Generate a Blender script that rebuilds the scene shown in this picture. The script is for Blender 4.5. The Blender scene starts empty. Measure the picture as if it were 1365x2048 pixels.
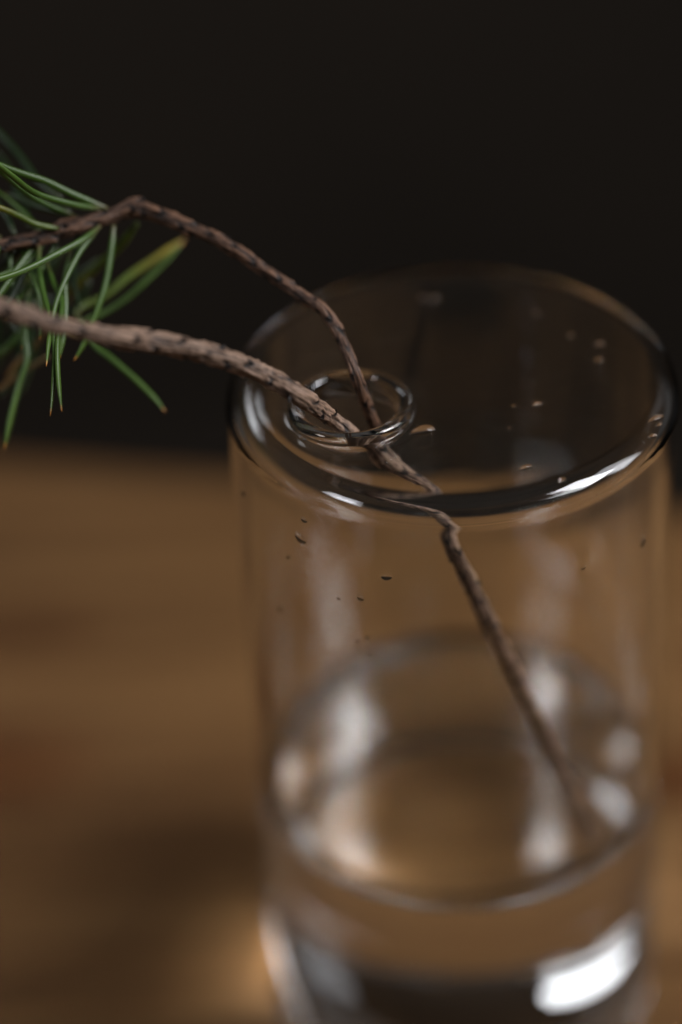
import bpy, bmesh, math, random
from math import sin, cos, pi, radians as R
from mathutils import Vector, Matrix, noise
random.seed(11)
sc = bpy.context.scene
CM = 0.01

# ------------------------------------------------------------------ camera
F_PX = 4624.69            # focal length in pixels of the 1365 x 2048 photograph
PITCH, ROLL = 0.644756, -0.0574112
CAM = Vector((-2.330, -38.072, 25.370))           # centimetres, vase axis at x = y = 0, vase top at z = 0
r0 = Vector((1, 0, 0)); FWD = Vector((0, cos(PITCH), -sin(PITCH))); u0 = Vector((0, sin(PITCH), cos(PITCH)))
RIGHT = cos(ROLL)*r0 + sin(ROLL)*u0
UP = -sin(ROLL)*r0 + cos(ROLL)*u0

cam_data = bpy.data.cameras.new('camera'); cam = bpy.data.objects.new('camera', cam_data)
sc.collection.objects.link(cam); sc.camera = cam
M = Matrix((RIGHT, UP, -FWD)).transposed().to_4x4(); M.translation = CAM*CM
cam.matrix_world = M
cam_data.sensor_fit = 'VERTICAL'; cam_data.sensor_height = 36; cam_data.sensor_width = 24
cam_data.lens = F_PX/2048*36
cam_data.clip_start = 0.02; cam_data.clip_end = 30
cam_data.dof.use_dof = True
cam_data.dof.focus_distance = (40.7+2.78)*CM
cam_data.dof.aperture_fstop = 2.7
cam_data.dof.aperture_blades = 0

DOFF = 2.78               # viewing distances below are written for a camera this much nearer
def ray(px, py): return FWD + ((px-682.5)/F_PX)*RIGHT + ((1024-py)/F_PX)*UP
def at_depth(px, py, d): return CAM + (d+DOFF)*ray(px, py)
def at_z(px, py, z):
    v = ray(px, py); return CAM + v*((z-CAM.z)/v.z)

# ------------------------------------------------------------------ world, lamps, exposure
w = bpy.data.worlds.new('World'); sc.world = w; w.use_nodes = True
bg = w.node_tree.nodes['Background']; bg.inputs[0].default_value = (0.95, 0.9, 0.88, 1); bg.inputs[1].default_value = 0.04

def window_lamp(name, az, el, dist, sx, sy, power, col, target=(0, 0, -5)):
    """az: degrees to the right of the camera side (0 = towards the camera, 90 = right, 180 = behind)"""
    l = bpy.data.lights.new(name, 'AREA'); l.shape = 'ELLIPSE' if name == 'far_window_light' else 'RECTANGLE'; l.size = sx; l.size_y = sy
    l.energy = power; l.color = col
    o = bpy.data.objects.new(name, l); sc.collection.objects.link(o)
    d = Vector((cos(R(el))*sin(R(az)), -cos(R(el))*cos(R(az)), sin(R(el))))
    t = Vector(target)*CM
    o.location = t + d*dist
    o.rotation_euler = d.to_track_quat('Z', 'Y').to_euler()
    return o
LAMPS = [('window_light', 76, 48, 1.0, .26, .42, 8.0, (0.96, 0.96, 1.0)),
         ('side_window_light', 90, 36, 1.1, .26, .6, 3.2, (0.95, 0.95, 1.0)),
         ('left_window_light', -66, 43, 1.5, .36, .28, 3.8, (0.95, 0.95, 1.0)),
         ('dim_back_light', 140, 32, 1.5, .38, .4, .09, (0.95, 0.95, 1.0)),  # dim unseen source behind right, added for the pale rim and lower-left glint
         ('far_window_light', -149, 37, 1.5, .75, .22, 1.5, (0.93, 0.95, 1.0))]
for a in LAMPS: window_lamp(*a)

sc.render.engine = 'CYCLES'
sc.view_settings.view_transform = 'Standard'; sc.view_settings.look = 'None'
sc.view_settings.exposure = 0; sc.view_settings.gamma = 1
c = sc.cycles
c.max_bounces = 40; c.transmission_bounces = 36; c.glossy_bounces = 16; c.diffuse_bounces = 4; c.transparent_max_bounces = 16
c.caustics_reflective = True; c.caustics_refractive = True; c.blur_glossy = 0.0
c.sample_clamp_indirect = 12; c.use_denoising = True; c.denoiser = 'OPENIMAGEDENOISE'
c.use_adaptive_sampling = False

# ------------------------------------------------------------------ materials
def nt(name):
    m = bpy.data.materials.new(name); m.use_nodes = True
    t = m.node_tree; return m, t, t.nodes['Principled BSDF'], t.nodes['Material Output']
def N(t, k, **kw):
    n = t.nodes.new(k)
    for a, b in kw.items(): setattr(n, a, b)
    return n
def ramp(t, stops):
    n = t.nodes.new('ShaderNodeValToRGB'); e = n.color_ramp.elements
    while len(e) < len(stops): e.new(0.5)
    for i, (p, col) in enumerate(stops): e[i].position = p; e[i].color = (*col, 1)
    return n

def glass_mat():
    m, t, b, o = nt('clear_glass')
    b.inputs['Base Color'].default_value = (0.985, 0.99, 0.98, 1)
    b.inputs['Roughness'].default_value = 0.0
    b.inputs['Transmission Weight'].default_value = 1
    b.inputs['IOR'].default_value = 1.5
    tc = N(t, 'ShaderNodeTexCoord')
    mp = N(t, 'ShaderNodeMapping'); mp.inputs['Scale'].default_value = (60, 60, 22)
    n = N(t, 'ShaderNodeTexNoise'); n.inputs['Scale'].default_value = 1.0; n.inputs['Detail'].default_value = 1.5
    bp = N(t, 'ShaderNodeBump'); bp.inputs['Strength'].default_value = 0.10; bp.inputs['Distance'].default_value = 0.0016
    t.links.new(tc.outputs['Object'], mp.inputs[0]); t.links.new(mp.outputs[0], n.inputs[0])
    t.links.new(n.outputs[0], bp.inputs['Height']); t.links.new(bp.outputs[0], b.inputs['Normal'])
    return m
def water_mat():
    m, t, b, o = nt('water')
    b.inputs['Base Color'].default_value = (1, 1, 1, 1); b.inputs['Roughness'].default_value = 0
    b.inputs['Transmission Weight'].default_value = 1; b.inputs['IOR'].default_value = 1.333
    return m
def wood_mat():
    m, t, b, o = nt('oiled_wood')
    tc = N(t, 'ShaderNodeTexCoord')
    mp = N(t, 'ShaderNodeMapping'); mp.inputs['Scale'].default_value = (3.0, 26, 26); mp.inputs['Rotation'].default_value = (0, 0, R(8))
    n = N(t, 'ShaderNodeTexNoise'); n.inputs['Scale'].default_value = 1.0; n.inputs['Detail'].default_value = 6; n.inputs['Distortion'].default_value = 0.6
    r = ramp(t, [(0.25, (0.095, 0.044, 0.015)), (0.5, (0.195, 0.099, 0.035)), (0.75, (0.30, 0.165, 0.066))])
    mp2 = N(t, 'ShaderNodeMapping'); mp2.inputs['Scale'].default_value = (14, 220, 60); mp2.inputs['Rotation'].default_value = (0, 0, R(8))
    n2 = N(t, 'ShaderNodeTexNoise'); n2.inputs['Detail'].default_value = 5; n2.inputs['Scale'].default_value = 1.0
    r2 = ramp(t, [(0.35, (0.6, 0.55, 0.5)), (0.6, (1, 1, 1))])
    mx = N(t, 'ShaderNodeMixRGB', blend_type='MULTIPLY'); mx.inputs[0].default_value = 0.8
    for q, (a, bb) in (((mp), (n, r)), ((mp2), (n2, r2))):
        t.links.new(tc.outputs['Object'], q.inputs[0]); t.links.new(q.outputs[0], a.inputs[0]); t.links.new(a.outputs[0], bb.inputs[0])
    t.links.new(r.outputs[0], mx.inputs[1]); t.links.new(r2.outputs[0], mx.inputs[2])
    last = mx
    for (px, py, rad, col) in ((-40, 1540, .018, (0.72, 0.56, 0.46)), (20, 1270, .016, (0.75, 0.68, 0.62)), (1300, 1560, .012, (0.7, 0.52, 0.4))):
        k = at_z(px, py, -17.5)*CM                       # knots and darker heartwood in the board
        q = N(t, 'ShaderNodeMapping'); q.inputs['Location'].default_value = (-k.x*.55, -k.y, 0); q.inputs['Scale'].default_value = (.55, 1, 0)
        ln_ = N(t, 'ShaderNodeVectorMath', operation='LENGTH')
        wob = N(t, 'ShaderNodeMath', operation='MULTIPLY_ADD'); wob.inputs[1].default_value = rad*1.2; wob.inputs[2].default_value = -rad*.6
        ad = N(t, 'ShaderNodeMath', operation='ADD')
        kr = N(t, 'ShaderNodeMapRange'); kr.interpolation_type = 'SMOOTHSTEP'; kr.inputs[1].default_value = rad*.3; kr.inputs[2].default_value = rad*1.3; kr.inputs[3].default_value = 1; kr.inputs[4].default_value = 0
        km = N(t, 'ShaderNodeMixRGB', blend_type='MULTIPLY'); km.inputs[2].default_value = (*col, 1)
        t.links.new(tc.outputs['Object'], q.inputs[0]); t.links.new(q.outputs[0], ln_.inputs[0])
        t.links.new(n.outputs[0], wob.inputs[0]); t.links.new(ln_.outputs['Value'], ad.inputs[0]); t.links.new(wob.outputs[0], ad.inputs[1])
        t.links.new(ad.outputs[0], kr.inputs[0]); t.links.new(kr.outputs[0], km.inputs[0]); t.links.new(last.outputs[0], km.inputs[1]); last = km
    t.links.new(last.outputs[0], b.inputs['Base Color'])
    b.inputs['Roughness'].default_value = 0.62; b.inputs['Specular IOR Level'].default_value = 0.18
    bp = N(t, 'ShaderNodeBump'); bp.inputs['Strength'].default_value = 0.25; bp.inputs['Distance'].default_value = 0.0006
    t.links.new(n2.outputs[0], bp.inputs['Height']); t.links.new(bp.outputs[0], b.inputs['Normal'])
    return m
def wall_mat():
    m, t, b, o = nt('dark_plaster')
    tc = N(t, 'ShaderNodeTexCoord'); n = N(t, 'ShaderNodeTexNoise'); n.inputs['Scale'].default_value = 3; n.inputs['Detail'].default_value = 6
    r = ramp(t, [(0.3, (0.021, 0.0145, 0.0085)), (0.7, (0.032, 0.0225, 0.0135))])
    t.links.new(tc.outputs['Object'], n.inputs[0]); t.links.new(n.outputs[0], r.inputs[0]); t.links.new(r.outputs[0], b.inputs['Base Color'])
    b.inputs['Roughness'].default_value = 0.9
    return m
def bark_mat(name, pale, mid, dark):
    m, t, b, o = nt(name)
    at = N(t, 'ShaderNodeAttribute', attribute_name='bark')
    tc = N(t, 'ShaderNodeTexCoord')
    n = N(t, 'ShaderNodeTexNoise'); n.inputs['Scale'].default_value = 900; n.inputs['Detail'].default_value = 6
    add = N(t, 'ShaderNodeMath', operation='MULTIPLY_ADD'); add.inputs[1].default_value = 0.55; add.inputs[2].default_value = -0.27
    s = N(t, 'ShaderNodeMath', operation='ADD')
    r = ramp(t, [(0.0, dark), (0.35, mid), (0.9, pale)])
    t.links.new(tc.outputs['Object'], n.inputs[0]); t.links.new(n.outputs[0], add.inputs[0])
    t.links.new(at.outputs['Fac'], s.inputs[0]); t.links.new(add.outputs[0], s.inputs[1])
    t.links.new(s.outputs[0], r.inputs[0]); t.links.new(r.outputs[0], b.inputs['Base Color'])
    b.inputs['Roughness'].default_value = 0.62
    bp = N(t, 'ShaderNodeBump'); bp.inputs['Strength'].default_value = 0.8; bp.inputs['Distance'].default_value = 0.0004
    t.links.new(n.outputs[0], bp.inputs['Height']); t.links.new(bp.outputs[0], b.inputs['Normal'])
    return m
def needle_mat(name, base, mid, tip, tipcol, rough=0.38):
    m, t, b, o = nt(name)
    uv = N(t, 'ShaderNodeUVMap'); sx = N(t, 'ShaderNodeSeparateXYZ')
    r = ramp(t, [(0.0, base), (0.12, mid), (0.5, mid), (0.85, tip), (0.955, tip), (0.985, tipcol)])
    n = N(t, 'ShaderNodeTexNoise'); n.inputs['Scale'].default_value = 260; n.inputs['Detail'].default_value = 3
    tc = N(t, 'ShaderNodeTexCoord')
    mr = N(t, 'ShaderNodeMapRange'); mr.inputs[3].default_value = 0.72; mr.inputs[4].default_value = 1.3
    mx = N(t, 'ShaderNodeMixRGB', blend_type='MULTIPLY'); mx.inputs[0].default_value = 1
    t.links.new(uv.outputs[0], sx.inputs[0]); t.links.new(sx.outputs[1], r.inputs[0])
    t.links.new(tc.outputs['Object'], n.inputs[0]); t.links.new(n.outputs[0], mr.inputs[0])
    t.links.new(r.outputs[0], mx.inputs[1]); t.links.new(mr.outputs[0], mx.inputs[2]); t.links.new(mx.outputs[0], b.inputs['Base Color'])
    b.inputs['Roughness'].default_value = rough
    b.inputs['Subsurface Weight'].default_value = 0.0
    return m
GLASS = glass_mat(); WATER = water_mat(); WOOD = wood_mat(); WALL = wall_mat()
BARK_PALE = bark_mat('pale_bark', (0.38, 0.245, 0.165), (0.085, 0.047, 0.028), (0.008, 0.005, 0.003))
BARK_DARK = bark_mat('dark_bark', (0.19, 0.095, 0.052), (0.038, 0.018, 0.010), (0.008, 0.005, 0.003))
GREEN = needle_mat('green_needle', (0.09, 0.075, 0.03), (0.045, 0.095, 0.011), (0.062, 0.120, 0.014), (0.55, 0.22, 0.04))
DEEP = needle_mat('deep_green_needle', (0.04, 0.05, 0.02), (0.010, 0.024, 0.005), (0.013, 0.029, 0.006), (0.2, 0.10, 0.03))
YELLOW = needle_mat('yellowing_needle', (0.06, 0.08, 0.012), (0.09, 0.14, 0.012), (0.24, 0.19, 0.018), (0.30, 0.12, 0.03))
RUST = needle_mat('rusty_needle', (0.16, 0.12, 0.03), (0.09, 0.055, 0.012), (0.17, 0.08, 0.012), (0.30, 0.12, 0.03))

# ------------------------------------------------------------------ helpers
def link_mesh(name, verts, faces, mat, parent=None, smooth=True):
    me = bpy.data.meshes.new(name); me.from_pydata([tuple(Vector(v)*CM) for v in verts], [], faces); me.materials.append(mat)
    if smooth: me.polygons.foreach_set('use_smooth', [True]*len(me.polygons))
    me.update()
    o = bpy.data.objects.new(name, me); sc.collection.objects.link(o)
    if parent: o.parent = parent; o.matrix_parent_inverse = parent.matrix_world.inverted()
    return o
def empty(name, loc=(0, 0, 0)):
    o = bpy.data.objects.new(name, None); sc.collection.objects.link(o); o.location = Vector(loc)*CM
    o.empty_display_size = .01
    bpy.context.view_layer.update(); return o
def tag(o, label, cat, group=None):
    o['label'] = label; o['category'] = cat
    if group: o['group'] = group

def eccentric_lathe(prof, hc, n, close_ends=True):
    """prof: (radius, z, shift) ; each ring is a circle centred at shift*hc"""
    V = []; Fc = []
    for (r, z, s) in prof:
        for i in range(n):
            a = 2*pi*i/n; V.append((hc[0]*s + r*cos(a), hc[1]*s + r*sin(a), z))
    for j in range(len(prof)-1):
        for i in range(n):
            k = (i+1) % n; Fc.append((j*n+i, j*n+k, (j+1)*n+k, (j+1)*n+i))
    if close_ends:
        a = len(V); V.append((hc[0]*prof[0][2], hc[1]*prof[0][2], prof[0][1]))
        b = len(V); V.append((hc[0]*prof[-1][2], hc[1]*prof[-1][2], prof[-1][1]))
        m = (len(prof)-1)*n
        for i in range(n):
            k = (i+1) % n; Fc.append((a, k, i)); Fc.append((b, m+i, m+k))
    return V, Fc
def arc(cx, cz, r, a0, a1, n, s=0.0):
    return [(cx + r*cos(R(a0+(a1-a0)*i/n)), cz + r*sin(R(a0+(a1-a0)*i/n)), s) for i in range(n+1)]

# ------------------------------------------------------------------ setting: wall behind, table
ZB = -17.5                                            # table surface
def box_wall():
    V = [(-120, 130, -90), (120, 130, -90), (120, 130, 160), (-120, 130, 160), (-120, 142, -90), (120, 142, -90), (120, 142, 160), (-120, 142, 160)]
    Fc = [(0, 1, 2, 3), (5, 4, 7, 6), (4, 0, 3, 7), (1, 5, 6, 2), (3, 2, 6, 7), (4, 5, 1, 0)]
    o = link_mesh('wall', V, Fc, WALL, smooth=False); o['kind'] = 'structure'
    V = [(-300, -150, -90), (300, -150, -90), (300, 142, -90), (-300, 142, -90), (-300, -150, -92), (300, -150, -92), (300, 142, -92), (-300, 142, -92)]
    V = [(x, y, z-.4) for x, y, z in V]
    Fc = [(0, 1, 2, 3), (7, 6, 5, 4), (0, 4, 5, 1), (1, 5, 6, 2), (2, 6, 7, 3), (3, 7, 4, 0)]
    o = link_mesh('floor', V, Fc, WALL, smooth=False); o['kind'] = 'structure'
box_wall()
def table():
    a = at_z(450, 952, ZB).xy; d = (at_z(1365, 1010, ZB).xy - at_z(0, 905, ZB).xy).normalized(); nrm = Vector((-d.y, d.x))
    if nrm.y < 0: nrm = -nrm
    L, D, T = 75, 40, 3.0
    bm = bmesh.new()
    pts = [a - d*L, a + d*L, a + d*L - nrm*D, a - d*L - nrm*D]
    for z in (ZB, ZB-T):
        for p in pts: bm.verts.new((p.x*CM, p.y*CM, z*CM))
    v = list(bm.verts)
    bm.faces.new((v[3], v[2], v[1], v[0])); bm.faces.new((v[4], v[5], v[6], v[7]))
    for i in range(4):
        k = (i+1) % 4; bm.faces.new((v[i], v[k], v[k+4], v[i+4]))
    bmesh.ops.recalc_face_normals(bm, faces=bm.faces)
    bmesh.ops.bevel(bm, geom=list(bm.edges), offset=0.003, segments=3, affect='EDGES', profile=0.5)
    me = bpy.data.meshes.new('wooden_table'); bm.to_mesh(me); bm.free(); me.materials.append(WOOD)
    o = bpy.data.objects.new('wooden_table', me); sc.collection.objects.link(o)
    tag(o, 'warm brown wooden table top that the glass vase stands on', 'table')
table()

# ------------------------------------------------------------------ vase
HC = (-2.03, -1.14)                                     # centre of the off-centre hole
RO, RI, RS = 4.5, 4.2, .55
IR, TP = .25, .32     # inner corner radius, thickness of the closed top
Z_FLOOR = -10.72
def tag_vase(v): tag(v, 'clear cylindrical glass vase with a closed flat top and small off-centre hole', 'vase')
def vase_mesh():
    P = []
    P += [(0.02, ZB+.10, 0), (1.5, ZB+.10, 0), (2.8, ZB+.09, 0), (3.3, ZB+.05, 0), (3.7, ZB+.01, 0), (4.0, ZB, 0)]
    P += arc(4.1, ZB+.4, .4, -90, 0, 14)
    P += [(RO, z, 0) for z in (-16.9, -15, -13, -11, -9, -7, -5, -3, -1.6, -RS-.2)]
    P += arc(RO-RS, -RS, RS, 0, 90, 18)
    for i in range(1, 14):
        s = i/13; r = (RO-RS) + (1.30-(RO-RS))*s
        P.append((r, -.012*sin(pi*s), s))
    # lip: rises from the plate and rolls into the hole
    P += [(1.25, .008, 1), (1.205, .03, 1)]
    P += arc(1.075, .10, .145, -20, 180, 20, 1)
    P += [(.935, -.08, 1), (.94, -.18, 1), (.96, -TP+.04, 1), (1.02, -TP+.01, 1)]
    for i in range(1, 14):
        s = 1-i/13; r = (RI-IR) + (1.06-(RI-IR))*s
        P.append((r, -TP+.01*sin(pi*s), s))
    P += arc(RI-IR, -TP-IR, IR, 90, 0, 14)[1:]
    P += [(RI, z, 0) for z in (-1.4, -3, -5, -7, -9, -10)]
    P += arc(RI-.12, Z_FLOOR+.12, .12, 0, -90, 12)[1:]
    P += [(3.0, Z_FLOOR, 0), (2, Z_FLOOR, 0), (1, Z_FLOOR, 0), (.02, Z_FLOOR, 0)]
    V, Fc = eccentric_lathe(P, HC, 256)
    o = link_mesh('glass_vase', V, Fc, GLASS)
    tag_vase(o)
vase_mesh()

Z_WATER = -10.3
def water():
    e = 0.015; rw = RI+e
    P = [(.02, Z_FLOOR-e, 0), (1, Z_FLOOR-e, 0), (2, Z_FLOOR-e, 0), (3, Z_FLOOR-e, 0)]
    P += [(x, z, s) for x, z, s in arc(RI-.12, Z_FLOOR+.12, .12+e, -90, 0, 12)]
    P += [(rw, Z_WATER+.19, 0)]
    P += [(RI-.005, Z_WATER+.17, 0), (RI-.05, Z_WATER+.09, 0), (RI-.14, Z_WATER+.035, 0), (RI-.3, Z_WATER+.008, 0), (RI-.6, Z_WATER, 0), (2, Z_WATER, 0), (.02, Z_WATER, 0)]
    V, Fc = eccentric_lathe(P, HC, 192)
    o = link_mesh('water', V, Fc, WATER)
    tag(o, 'shallow clear water filling the lower part of the glass vase', 'water')
water()

# ------------------------------------------------------------------ pine branch
def catmull(P, n):
    out = []
    Q = [P[0]*2-P[1]] + P + [P[-1]*2-P[-2]]
    for i in range(1, len(Q)-2):
        a, b, c_, d = Q[i-1], Q[i], Q[i+1], Q[i+2]
        for k in range(n):
            t = k/n
            out.append(0.5*((2*b) + (c_-a)*t + (2*a-5*b+4*c_-d)*t*t + (3*b-a-3*c_+d)*t**3))
    out.append(P[-1]); return out
def resample(pts, step):
    out = [pts[0]]; acc = 0
    for a, b in zip(pts, pts[1:]):
        L = (b-a).length
        if L < 1e-9: continue
        t = step-acc
        while t <= L: out.append(a+(b-a)*(t/L)); t += step
        acc = (acc+L) % step if t > L else 0
        acc = L-(t-step)
    out.append(pts[-1]); return out
def frames(pts):
    T = []
    for i in range(len(pts)):
        d = pts[min(i+1, len(pts)-1)][:3] if 0 else None
        a = Vector(pts[max(i-1, 0)][:3]); b = Vector(pts[min(i+1, len(pts)-1)][:3]); T.append((b-a).normalized())
    n = T[0].orthogonal().normalized(); out = []
    for t in T:
        n = (n - t*n.dot(t)).normalized(); out.append((t, n, t.cross(n)))
    return out
def twig(name, pts4, mat, parent, seed, ds=.50, amp=.20, label=None, sides=52):
    """pts4: Vector4 (x, y, z, radius). Bark: spiral of raised leaf-base plates that break off sharply at their upper end."""
    rnd = random.Random(seed)
    P = resample(catmull([Vector(p) for p in pts4], 24), 0.024)
    Fm = frames(P); V = []; Fc = []; attr = []
    L = 0; S = []
    for i, p in enumerate(P):
        if i: L += (Vector(p[:3])-Vector(P[i-1][:3])).length
        S.append(L)
    bumps = []
    k = 0; s = -.5
    while s < L+.5:
        bumps.append((s+rnd.uniform(-.07, .07), (k*2.39996+rnd.uniform(-.35, .35)) % (2*pi), rnd.uniform(.35, .9), rnd.uniform(.38, .75), rnd.uniform(.35, 1.2)))
        s += ds*.36*rnd.uniform(.6, 1.4); k += 1
    for i, p in enumerate(P):
        t, n, b = Fm[i]; rad = p[3]; s = S[i]
        near = [q for q in bumps if q[0]-q[2]-.1 < s < q[0]+.2]
        girth = 1+.07*noise.noise(Vector((s*.9, seed*3.1, 0)))+.05*noise.noise(Vector((s*2.7, seed, 4)))
        for j in range(sides):
            a = 2*pi*j/sides; h = 0; scar = 0
            tw = a+.5*noise.noise(Vector((s*.6, seed, 9)))             # the fibres wander round the twig
            for (sb, ab, ln, wd, hh) in near:
                da = abs((a-ab+pi) % (2*pi)-pi)
                edge = .03*noise.noise(Vector((a*3, sb*7, seed)))
                x = (sb+edge-s)/ln                        # 0 at the scar end, 1 at the tail
                xc = (x*ln+.02-.10*(da/wd)**2)             # crescent shaped scar
                if abs(xc) < .085 and da < wd*1.25: scar = max(scar, min(1, hh*1.1)*(1-abs(xc)/.085)*(1-(da/(wd*1.25))**4))
                if x < -.05/ln or x > 1: continue
                ww = wd*(1-.6*max(x, 0))
                if da > ww: continue
                prof = (1-x)**1.2 if x >= 0 else (1+x*ln/.05)
                h = max(h, hh*prof*(1-(da/ww)**2))
            dirv = n*cos(a)+b*sin(a); pos = Vector(p[:3])
            nz = noise.noise(Vector((pos.x*3+seed, pos.y*3, pos.z*3))+dirv*1.1)
            f1 = noise.noise(Vector((s*1.6, cos(tw)*4.5+seed, sin(tw)*4.5)))
            f2 = noise.noise(Vector((s*3.2, cos(tw)*9, sin(tw)*9+seed)))
            f3 = noise.noise(Vector((s*9, cos(tw)*14, sin(tw)*14+seed)))
            rr = rad*girth*(1-amp*.5+amp*h-amp*1.3*max(scar, 0)+.08*nz+.15*f1+.14*f2+.10*f3)
            V.append(pos+dirv*rr)
            attr.append(min(1, max(0, .50+.30*h-1.5*max(scar, 0)+.50*f1+.45*f2+.35*f3+.15*nz)))
    m = len(P)
    for i in range(m-1):
        for j in range(sides):
            k = (j+1) % sides; Fc.append((i*sides+j, i*sides+k, (i+1)*sides+k, (i+1)*sides+j))
    Fc.append(tuple(range(sides))[::-1]); Fc.append(tuple((m-1)*sides+j for j in range(sides)))
    o = link_mesh(name, V, Fc, mat, parent)
    at = o.data.attributes.new('bark', 'FLOAT', 'POINT'); at.data.foreach_set('value', attr)
    if label: o['label'] = label
    # little dried bud scales standing off the scars
    for (sb, ab, ln, wd, hh) in bumps:
        if not (0.2 < sb < L-.2) or rnd.random() > .8: continue
        i = min(range(0, m), key=lambda q: abs(S[q]-sb)); t, n, b = Fm[i]; rad = P[i][3]
        dv = n*cos(ab)+b*sin(ab); tv = t.cross(dv).normalized(); c0 = Vector(P[i][:3])+dv*rad*.92
        wv = rad*rnd.uniform(.22, .42); hv = rad*rnd.uniform(.18, .42); th = rad*.07
        back = -t if rnd.random() < .5 else t
        q = [c0-tv*wv, c0+tv*wv, c0+tv*wv*.5+dv*hv*.8+back*hv*.5, c0+dv*hv*1.15+back*hv*.9, c0-tv*wv*.55+dv*hv*.75+back*hv*.4]
        VV = q+[x+t*th*2-dv*th for x in q]
        FF = [(0, 1, 2, 3, 4), (9, 8, 7, 6, 5)]+[(i_, i_+5, (i_+1) % 5+5, (i_+1) % 5) for i_ in range(5)]
        sc_ = link_mesh('bud_scale', VV, FF, SCALE, parent, smooth=False)
    return P
SCALE = bark_mat('bud_scale', (0.10, 0.055, 0.035), (0.05, 0.025, 0.018), (0.012, 0.007, 0.005))

def V4(v, r): return (v.x, v.y, v.z, r)
branch = empty('pine_branch', tuple(at_z(770, 925, -.5)))
tag(branch, 'forked pine branch with green needles leaning out through the hole of the glass vase', 'branch')
stem_pts = [V4(at_depth(-330, 540, 37.2), .175), V4(at_depth(-160, 582, 37.4), .18), V4(at_depth(0, 617, 37.9), .18), V4(at_depth(120, 652, 38.3), .18), V4(at_depth(230, 673, 38.7), .195),
            V4(at_depth(350, 690, 39.1), .195), V4(at_depth(450, 717, 39.5), .20), V4(at_depth(530, 750, 39.9), .195), V4(at_depth(600, 792, 40.0), .19),
            V4(at_z(660, 833, .46), .165), V4(at_z(700, 866, .06), .16), V4(at_z(735, 893, -.38), .16), V4(at_z(770, 928, -.8), .195),
            V4(at_z(815, 962, -1.05), .14), V4(at_z(868, 1003, -1.4), .13), V4(at_z(905, 1085, -2.1), .155), V4(at_z(950, 1180, -3.4), .165), V4(at_z(1010, 1305, -5.2), .17),
            V4(at_z(1080, 1450, -7.35), .175), V4(at_z(1165, 1640, -10.2), .175), V4(at_z(1182, 1678, -10.6), .17)]
twig('stem', stem_pts, BARK_PALE, branch, 3, label='thicker pale bark stem going down into the vase')
side_pts = [V4(at_depth(-260, 560, 41.6), .14), V4(at_depth(-110, 520, 41.8), .14), V4(at_depth(0, 492, 42.0), .14), V4(at_depth(70, 478, 42.1), .14), V4(at_depth(130, 458, 42.2), .165), V4(at_depth(200, 438, 42.3), .145),
            V4(at_depth(240, 425, 42.4), .15), V4(at_depth(275, 416, 42.4), .185), V4(at_depth(320, 430, 42.3), .145), V4(at_depth(380, 455, 42.2), .135), V4(at_depth(450, 487, 42.1), .135), V4(at_depth(530, 540, 41.95), .125),
            V4(at_depth(600, 588, 41.8), .125), V4(at_depth(645, 618, 41.7), .13), V4(at_depth(680, 672, 41.6), .12), V4(at_depth(710, 745, 41.4), .12),
            V4(at_z(733, 808, .25), .12), V4(at_z(757, 870, -.45), .125), V4(at_z(772, 922, -.8), .12)]
twig('side_twig', side_pts, BARK_DARK, branch, 8, ds=.40, amp=.26, label='thinner dark side twig that bends and carries the needles')

def needle(pts3, mat, wd=.075, th=.05, name='needle', roll=0.0):
    P = catmull([Vector(p) for p in pts3], 7)
    L = [0]
    for a, b in zip(P, P[1:]): L.append(L[-1]+(b-a).length)
    tot = L[-1]; V = []; Fc = []; vs = []
    Fm = frames([(p.x, p.y, p.z) for p in P]); n = len(P); K = 8
    for i, p in enumerate(P):
        t, nn, bb = Fm[i]; u = L[i]/tot
        tocam = (CAM-p); tocam = (tocam-t*tocam.dot(t)).normalized(); side = t.cross(tocam).normalized()
        rl = roll+u*.7; A = side*cos(rl)+tocam*sin(rl); B = tocam*cos(rl)-side*sin(rl)
        s = min(1, .62+u*3)*(min(1, ((1-u)/.16))**.6 if u > .84 else 1); s = max(s, .06)
        for k in range(K):
            a = 2*pi*k/K; y = sin(a); y = y if y > 0 else y*.35       # half-round section
            V.append(p+A*(cos(a)*wd*s)+B*(y*th*s)); vs.append(u)
    for i in range(n-1):
        for k in range(K):
            q = (k+1) % K; Fc.append((i*K+k, i*K+q, (i+1)*K+q, (i+1)*K+k))
    Fc.append(tuple(range(K))[::-1]); Fc.append(tuple((n-1)*K+k for k in range(K)))
    o = link_mesh(name, V, Fc, mat, branch)
    uvl = o.data.uv_layers.new(name='UVMap')
    for lp in o.data.loops: uvl.data[lp.index].uv = (0, vs[lp.vertex_index])
    return o
G, D_, Y, RU = GREEN, DEEP, YELLOW, RUST
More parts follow.
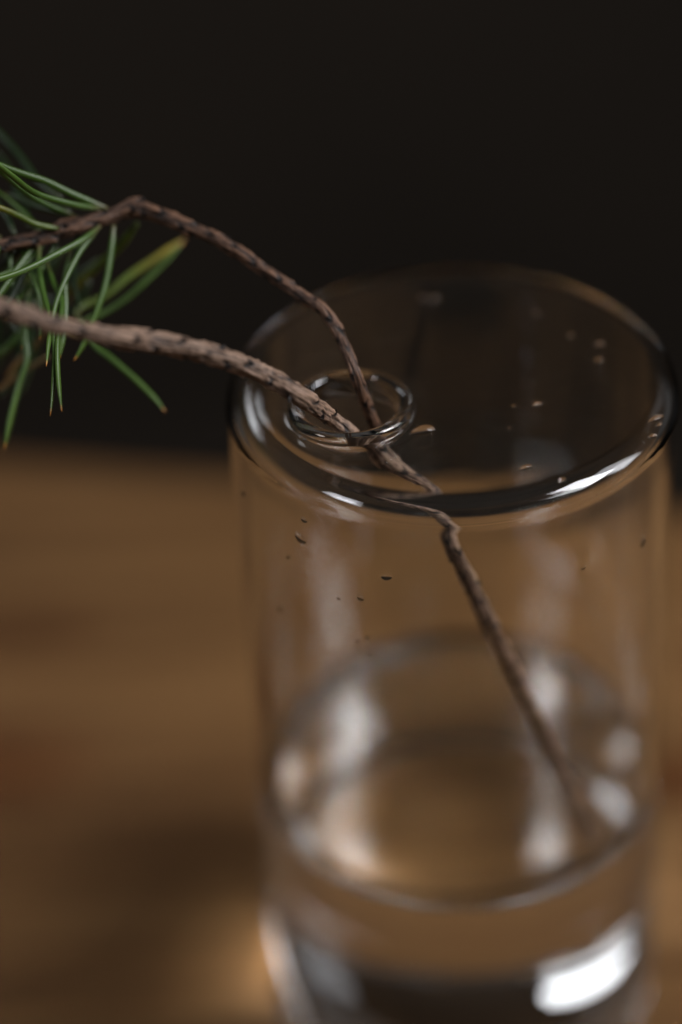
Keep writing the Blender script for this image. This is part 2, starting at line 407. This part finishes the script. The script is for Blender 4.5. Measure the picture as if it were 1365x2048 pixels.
NE = [  # pixel polyline from base to tip, depth at base, depth at tip, material, half width
 ([(216,418),(146,389),(92,363),(37,345),(-30,318),(-120,270)], 42.2, 41.0, G, .085),
 ([(205,418),(146,409),(73,387),(22,350),(-40,300)], 42.2, 40.2, G, .08),
 ([(150,432),(92,409),(50,383),(5,345),(-60,290)], 42.3, 41.2, G, .075),
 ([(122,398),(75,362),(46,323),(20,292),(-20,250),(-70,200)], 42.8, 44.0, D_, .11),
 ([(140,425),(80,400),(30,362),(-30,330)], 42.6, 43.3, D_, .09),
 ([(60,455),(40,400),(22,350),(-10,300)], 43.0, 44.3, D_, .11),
 ([(117,457),(73,448),(37,431),(0,416),(-50,404)], 42.0, 41.2, Y, .07),
 ([(201,452),(165,480),(110,510),(55,538),(0,558),(-70,575)], 42.1, 40.0, G, .08),
 ([(199,454),(161,503),(132,558),(114,602),(103,650),(97,690),(93,733)], 42.1, 40.6, G, .068),
 ([(228,450),(222,506),(213,561),(201,602),(184,646),(166,690),(148,722)], 42.3, 41.8, G, .088),
 ([(150,632),(165,613),(212,591),(256,554),(311,517),(372,476)], 43.4, 44.3, Y, .085),
 ([(150,648),(205,627),(256,594),(311,543),(368,484)], 43.2, 43.9, G, .07),
 ([(276,446),(234,499),(183,543),(147,580),(110,600)], 42.8, 44.8, Y, .095),
 ([(79,488),(79,536),(88,587),(99,627),(109,680),(107,763),(101,832)], 42.1, 40.4, G, .07),
 ([(92,520),(108,566),(124,602),(121,640),(115,690),(117,763),(124,824)], 42.1, 40.3, G, .07),
 ([(142,500),(130,560),(131,610),(128,660),(118,720)], 42.1, 41.6, G, .07),
 ([(74,490),(37,536),(0,588),(-40,640)], 42.3, 41.3, G, .10),
 ([(60,484),(20,520),(-30,560)], 42.3, 42.8, D_, .10),
 ([(150,630),(190,690),(220,715),(271,759),(311,799),(331,824)], 43.0, 42.6, G, .085),
 ([(70,600),(62,660),(55,719),(40,763),(22,836),(6,905)], 42.6, 42.9, D_, .10),
 ([(60,560),(50,660),(54,719),(38,770),(20,840),(9,898)], 42.6, 42.2, G, .075),
 ([(100,640),(88,668),(70,690),(40,720),(10,760)], 43.4, 43.8, RU, .07),
 ([(98,712),(60,735),(33,752),(-10,785)], 43.4, 43.6, RU, .06),
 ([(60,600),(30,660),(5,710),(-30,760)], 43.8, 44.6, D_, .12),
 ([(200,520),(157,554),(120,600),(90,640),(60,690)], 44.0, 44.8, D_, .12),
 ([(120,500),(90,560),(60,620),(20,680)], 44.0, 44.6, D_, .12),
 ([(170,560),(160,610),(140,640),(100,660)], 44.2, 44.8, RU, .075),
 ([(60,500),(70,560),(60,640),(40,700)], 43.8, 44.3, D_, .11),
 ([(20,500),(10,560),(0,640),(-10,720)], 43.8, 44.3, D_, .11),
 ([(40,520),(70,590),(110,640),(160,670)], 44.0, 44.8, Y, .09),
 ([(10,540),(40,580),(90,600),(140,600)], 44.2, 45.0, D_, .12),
 ([(0,470),(-10,520),(-20,600),(-10,690)], 42.0, 41.4, G, .08),
 ([(30,470),(10,430),(-30,380),(-90,330)], 42.2, 42.8, D_, .09),
 ([(120,470),(96,520),(60,570),(10,640)], 42.6, 42.0, G, .065), ([(100,472),(60,520),(10,548),(-40,560)], 42.3, 41.6, G, .06),
 ([(60,484),(50,540),(20,600),(-10,640)], 42.4, 41.8, D_, .09), ([(160,455),(150,520),(150,570),(160,625)], 42.6, 42.8, D_, .08),
 ([(40,486),(60,540),(80,600),(80,680)], 42.3, 41.7, G, .065), ([(20,490),(24,560),(40,620),(44,700)], 42.3, 41.9, G, .065),
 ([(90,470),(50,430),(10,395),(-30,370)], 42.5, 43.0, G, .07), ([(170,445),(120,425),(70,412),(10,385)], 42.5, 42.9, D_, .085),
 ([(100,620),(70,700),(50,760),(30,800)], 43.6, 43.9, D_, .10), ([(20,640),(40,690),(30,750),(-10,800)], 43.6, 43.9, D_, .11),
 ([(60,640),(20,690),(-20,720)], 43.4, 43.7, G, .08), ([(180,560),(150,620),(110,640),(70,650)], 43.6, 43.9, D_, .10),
 ([(-20,500),(-60,560),(-90,640)], 42.0, 41.0, G, .08), ([(-40,500),(-100,450),(-180,400)], 42.0, 41.4, G, .08),
 ([(-60,505),(-120,560),(-200,600)], 42.0, 42.4, G, .08), ([(-90,510),(-100,600),(-110,700)], 42.0, 42.0, G, .08), ([(-100,515),(-180,470),(-260,430)], 42.0, 41.4, G, .08),
]
for i, (pl, d0, d1, m, wd) in enumerate(NE):
    n = len(pl)-1
    pts = [at_depth(px, py, d0+(d1-d0)*k/n) for k, (px, py) in enumerate(pl)]
    needle(pts, m, wd*.84, wd*.6, roll=random.uniform(-.5, .5))

# ------------------------------------------------------------------ water drops
def drop(P, normal, rx, ry, rz, label, group=None, lean=0):
    """flattened bead of water sitting on the glass at P"""
    nrm = Vector(normal).normalized()
    V = []; Fc = []; nu, nv = 20, 9
    tq = nrm.to_track_quat('Z', 'Y').to_matrix()
    for j in range(nv+1):
        ph = pi/2*j/nv
        rr = cos(ph)
        for i in range(nu):
            a = 2*pi*i/nu
            wob = 1+.10*sin(2*a+lean)+.06*sin(3*a+1.3*lean)
            V.append(Vector((rx*rr*cos(a)*wob, ry*rr*sin(a)*wob, rz*sin(ph))))
    rot = Matrix.Rotation(lean, 3, 'Z')
    V = [tq @ (rot @ v) + Vector(P) - nrm*.008 for v in V]
    for j in range(nv):
        for i in range(nu):
            k = (i+1) % nu; Fc.append((j*nu+i, j*nu+k, (j+1)*nu+k, (j+1)*nu+i))
    o = link_mesh('water_drop', V, Fc, WATER)
    tag(o, label, 'water drop', group)
    return o
def on_wall(px, py):                                     # where the view ray meets the front of the outer wall
    v = ray(px, py); a = v.x**2+v.y**2; b = 2*(CAM.x*v.x+CAM.y*v.y); c_ = CAM.x**2+CAM.y**2-RO**2
    t = (-b-math.sqrt(b*b-4*a*c_))/(2*a); p = CAM+t*v; return p, Vector((p.x, p.y, 0))
GT, GW = 'water drops on the flat glass top', 'water drops on the front glass wall'
TOP = [((847,861), .20, .13, .09, 'large flat water drop touching the right edge of the rim around the hole', .2),
 ((870,600), .10, .09, .06, 'blurred drop near the back edge of the glass top, right one of the pair', .3),
 ((845,598), .09, .08, .05, 'blurred drop near the back edge of the glass top, left one of the pair', .9),
 ((1052,934), .11, .06, .045, 'small oval water drop alone on the front of the glass top', .4),
 ((1125,962), .09, .07, .05, 'small bright drop on the front edge of the glass top, right of the oval drop', 1.2),
 ((1200,690), .09, .08, .05, 'blurred brownish drop on the right of the glass top, rear one of a pair', .1),
 ((1198,722), .09, .08, .05, 'blurred pinkish drop at the right of the glass top, front one of the pair', .6),
 ((1075,808), .09, .07, .04, 'dark round water drop in the right half of the glass top', .2),
 ((1019,856), .03, .03, .02, 'tiny glinting water speck left of the dark round drop on the glass top', .2),
 ((1028,812), .05, .035, .025, 'faint tiny water drop just left of the dark round drop', .2),
 ((1073,628), .07, .06, .04, 'faint blurred water drop near the back edge, right of the close pair of drops', .2),
 ((1142,672), .07, .06, .04, 'faint blurred water drop behind the right pair of drops on the glass top', .2),
 ((1312,838), .16, .07, .06, 'long water drop on the right shoulder of the glass top, rearmost of the cluster', .5),
 ((1318,850), .07, .05, .04, 'small brown water drop in the middle of the right edge cluster', .5),
 ((1305,872), .08, .06, .045, 'round water drop with an orange glint, foremost of the right edge cluster', .1),
 ((607,878), .06, .05, .05, 'tiny bright water bead on the left front foot of the hole rim', .1)]
for (px, py), rx, ry, rz, lb, ln in TOP:
    drop(at_z(px, py, 0), (0, 0, 1), rx*1.15, ry*1.15, rz*1.15, lb, GT, ln)
WALLD = [((601,1076), .13, .07, .06, 'largest oval water drop on the left part of the front wall', -.7),
 ((608,1040), .07, .045, .035, 'small oval water drop just above the largest drop on the front wall', -.5),
 ((576,1114), .05, .035, .025, 'tiny dark water drop just below left of the largest drop on the front wall', .8),
 ((721,1196), .07, .05, .035, 'small comma shaped water drop on the front wall above the water line', -.8),
 ((677,1196), .045, .03, .02, 'faint tiny water drop left of the comma shaped drop on the front wall', -.8),
 ((735,1275), .05, .035, .03, 'upper right one of three tiny drops in the middle of the front wall', .3),
 ((715,1282), .04, .03, .025, 'upper left one of three tiny drops in the middle of the front wall', .3),
 ((741,1308), .05, .035, .03, 'lowest one of three tiny drops in the middle of the front wall', 0),
 ((1286,1083), .10, .055, .045, 'blurred water drop high on the right side of the front wall', 1.2),
 ((1168,1135), .05, .035, .03, 'tiny water drop below the bright shoulder glint on the right of the front wall', .5),
 ((773,1155), .09, .06, .03, 'faint wide water drop on the front wall, right above the comma shaped drop', 0),
 ((488,985), .05, .09, .05, 'upright water drop at the left edge of the wall below the shoulder', 0),
 ((560,1216), .08, .06, .03, 'faint blurred water drop low on the left part of the front wall', .8)]
for (px, py), rx, ry, rz, lb, ln in WALLD:
    p, n = on_wall(px, py); drop(p, n, rx*1.2, ry*1.2, rz*1.2, lb, GW, ln)
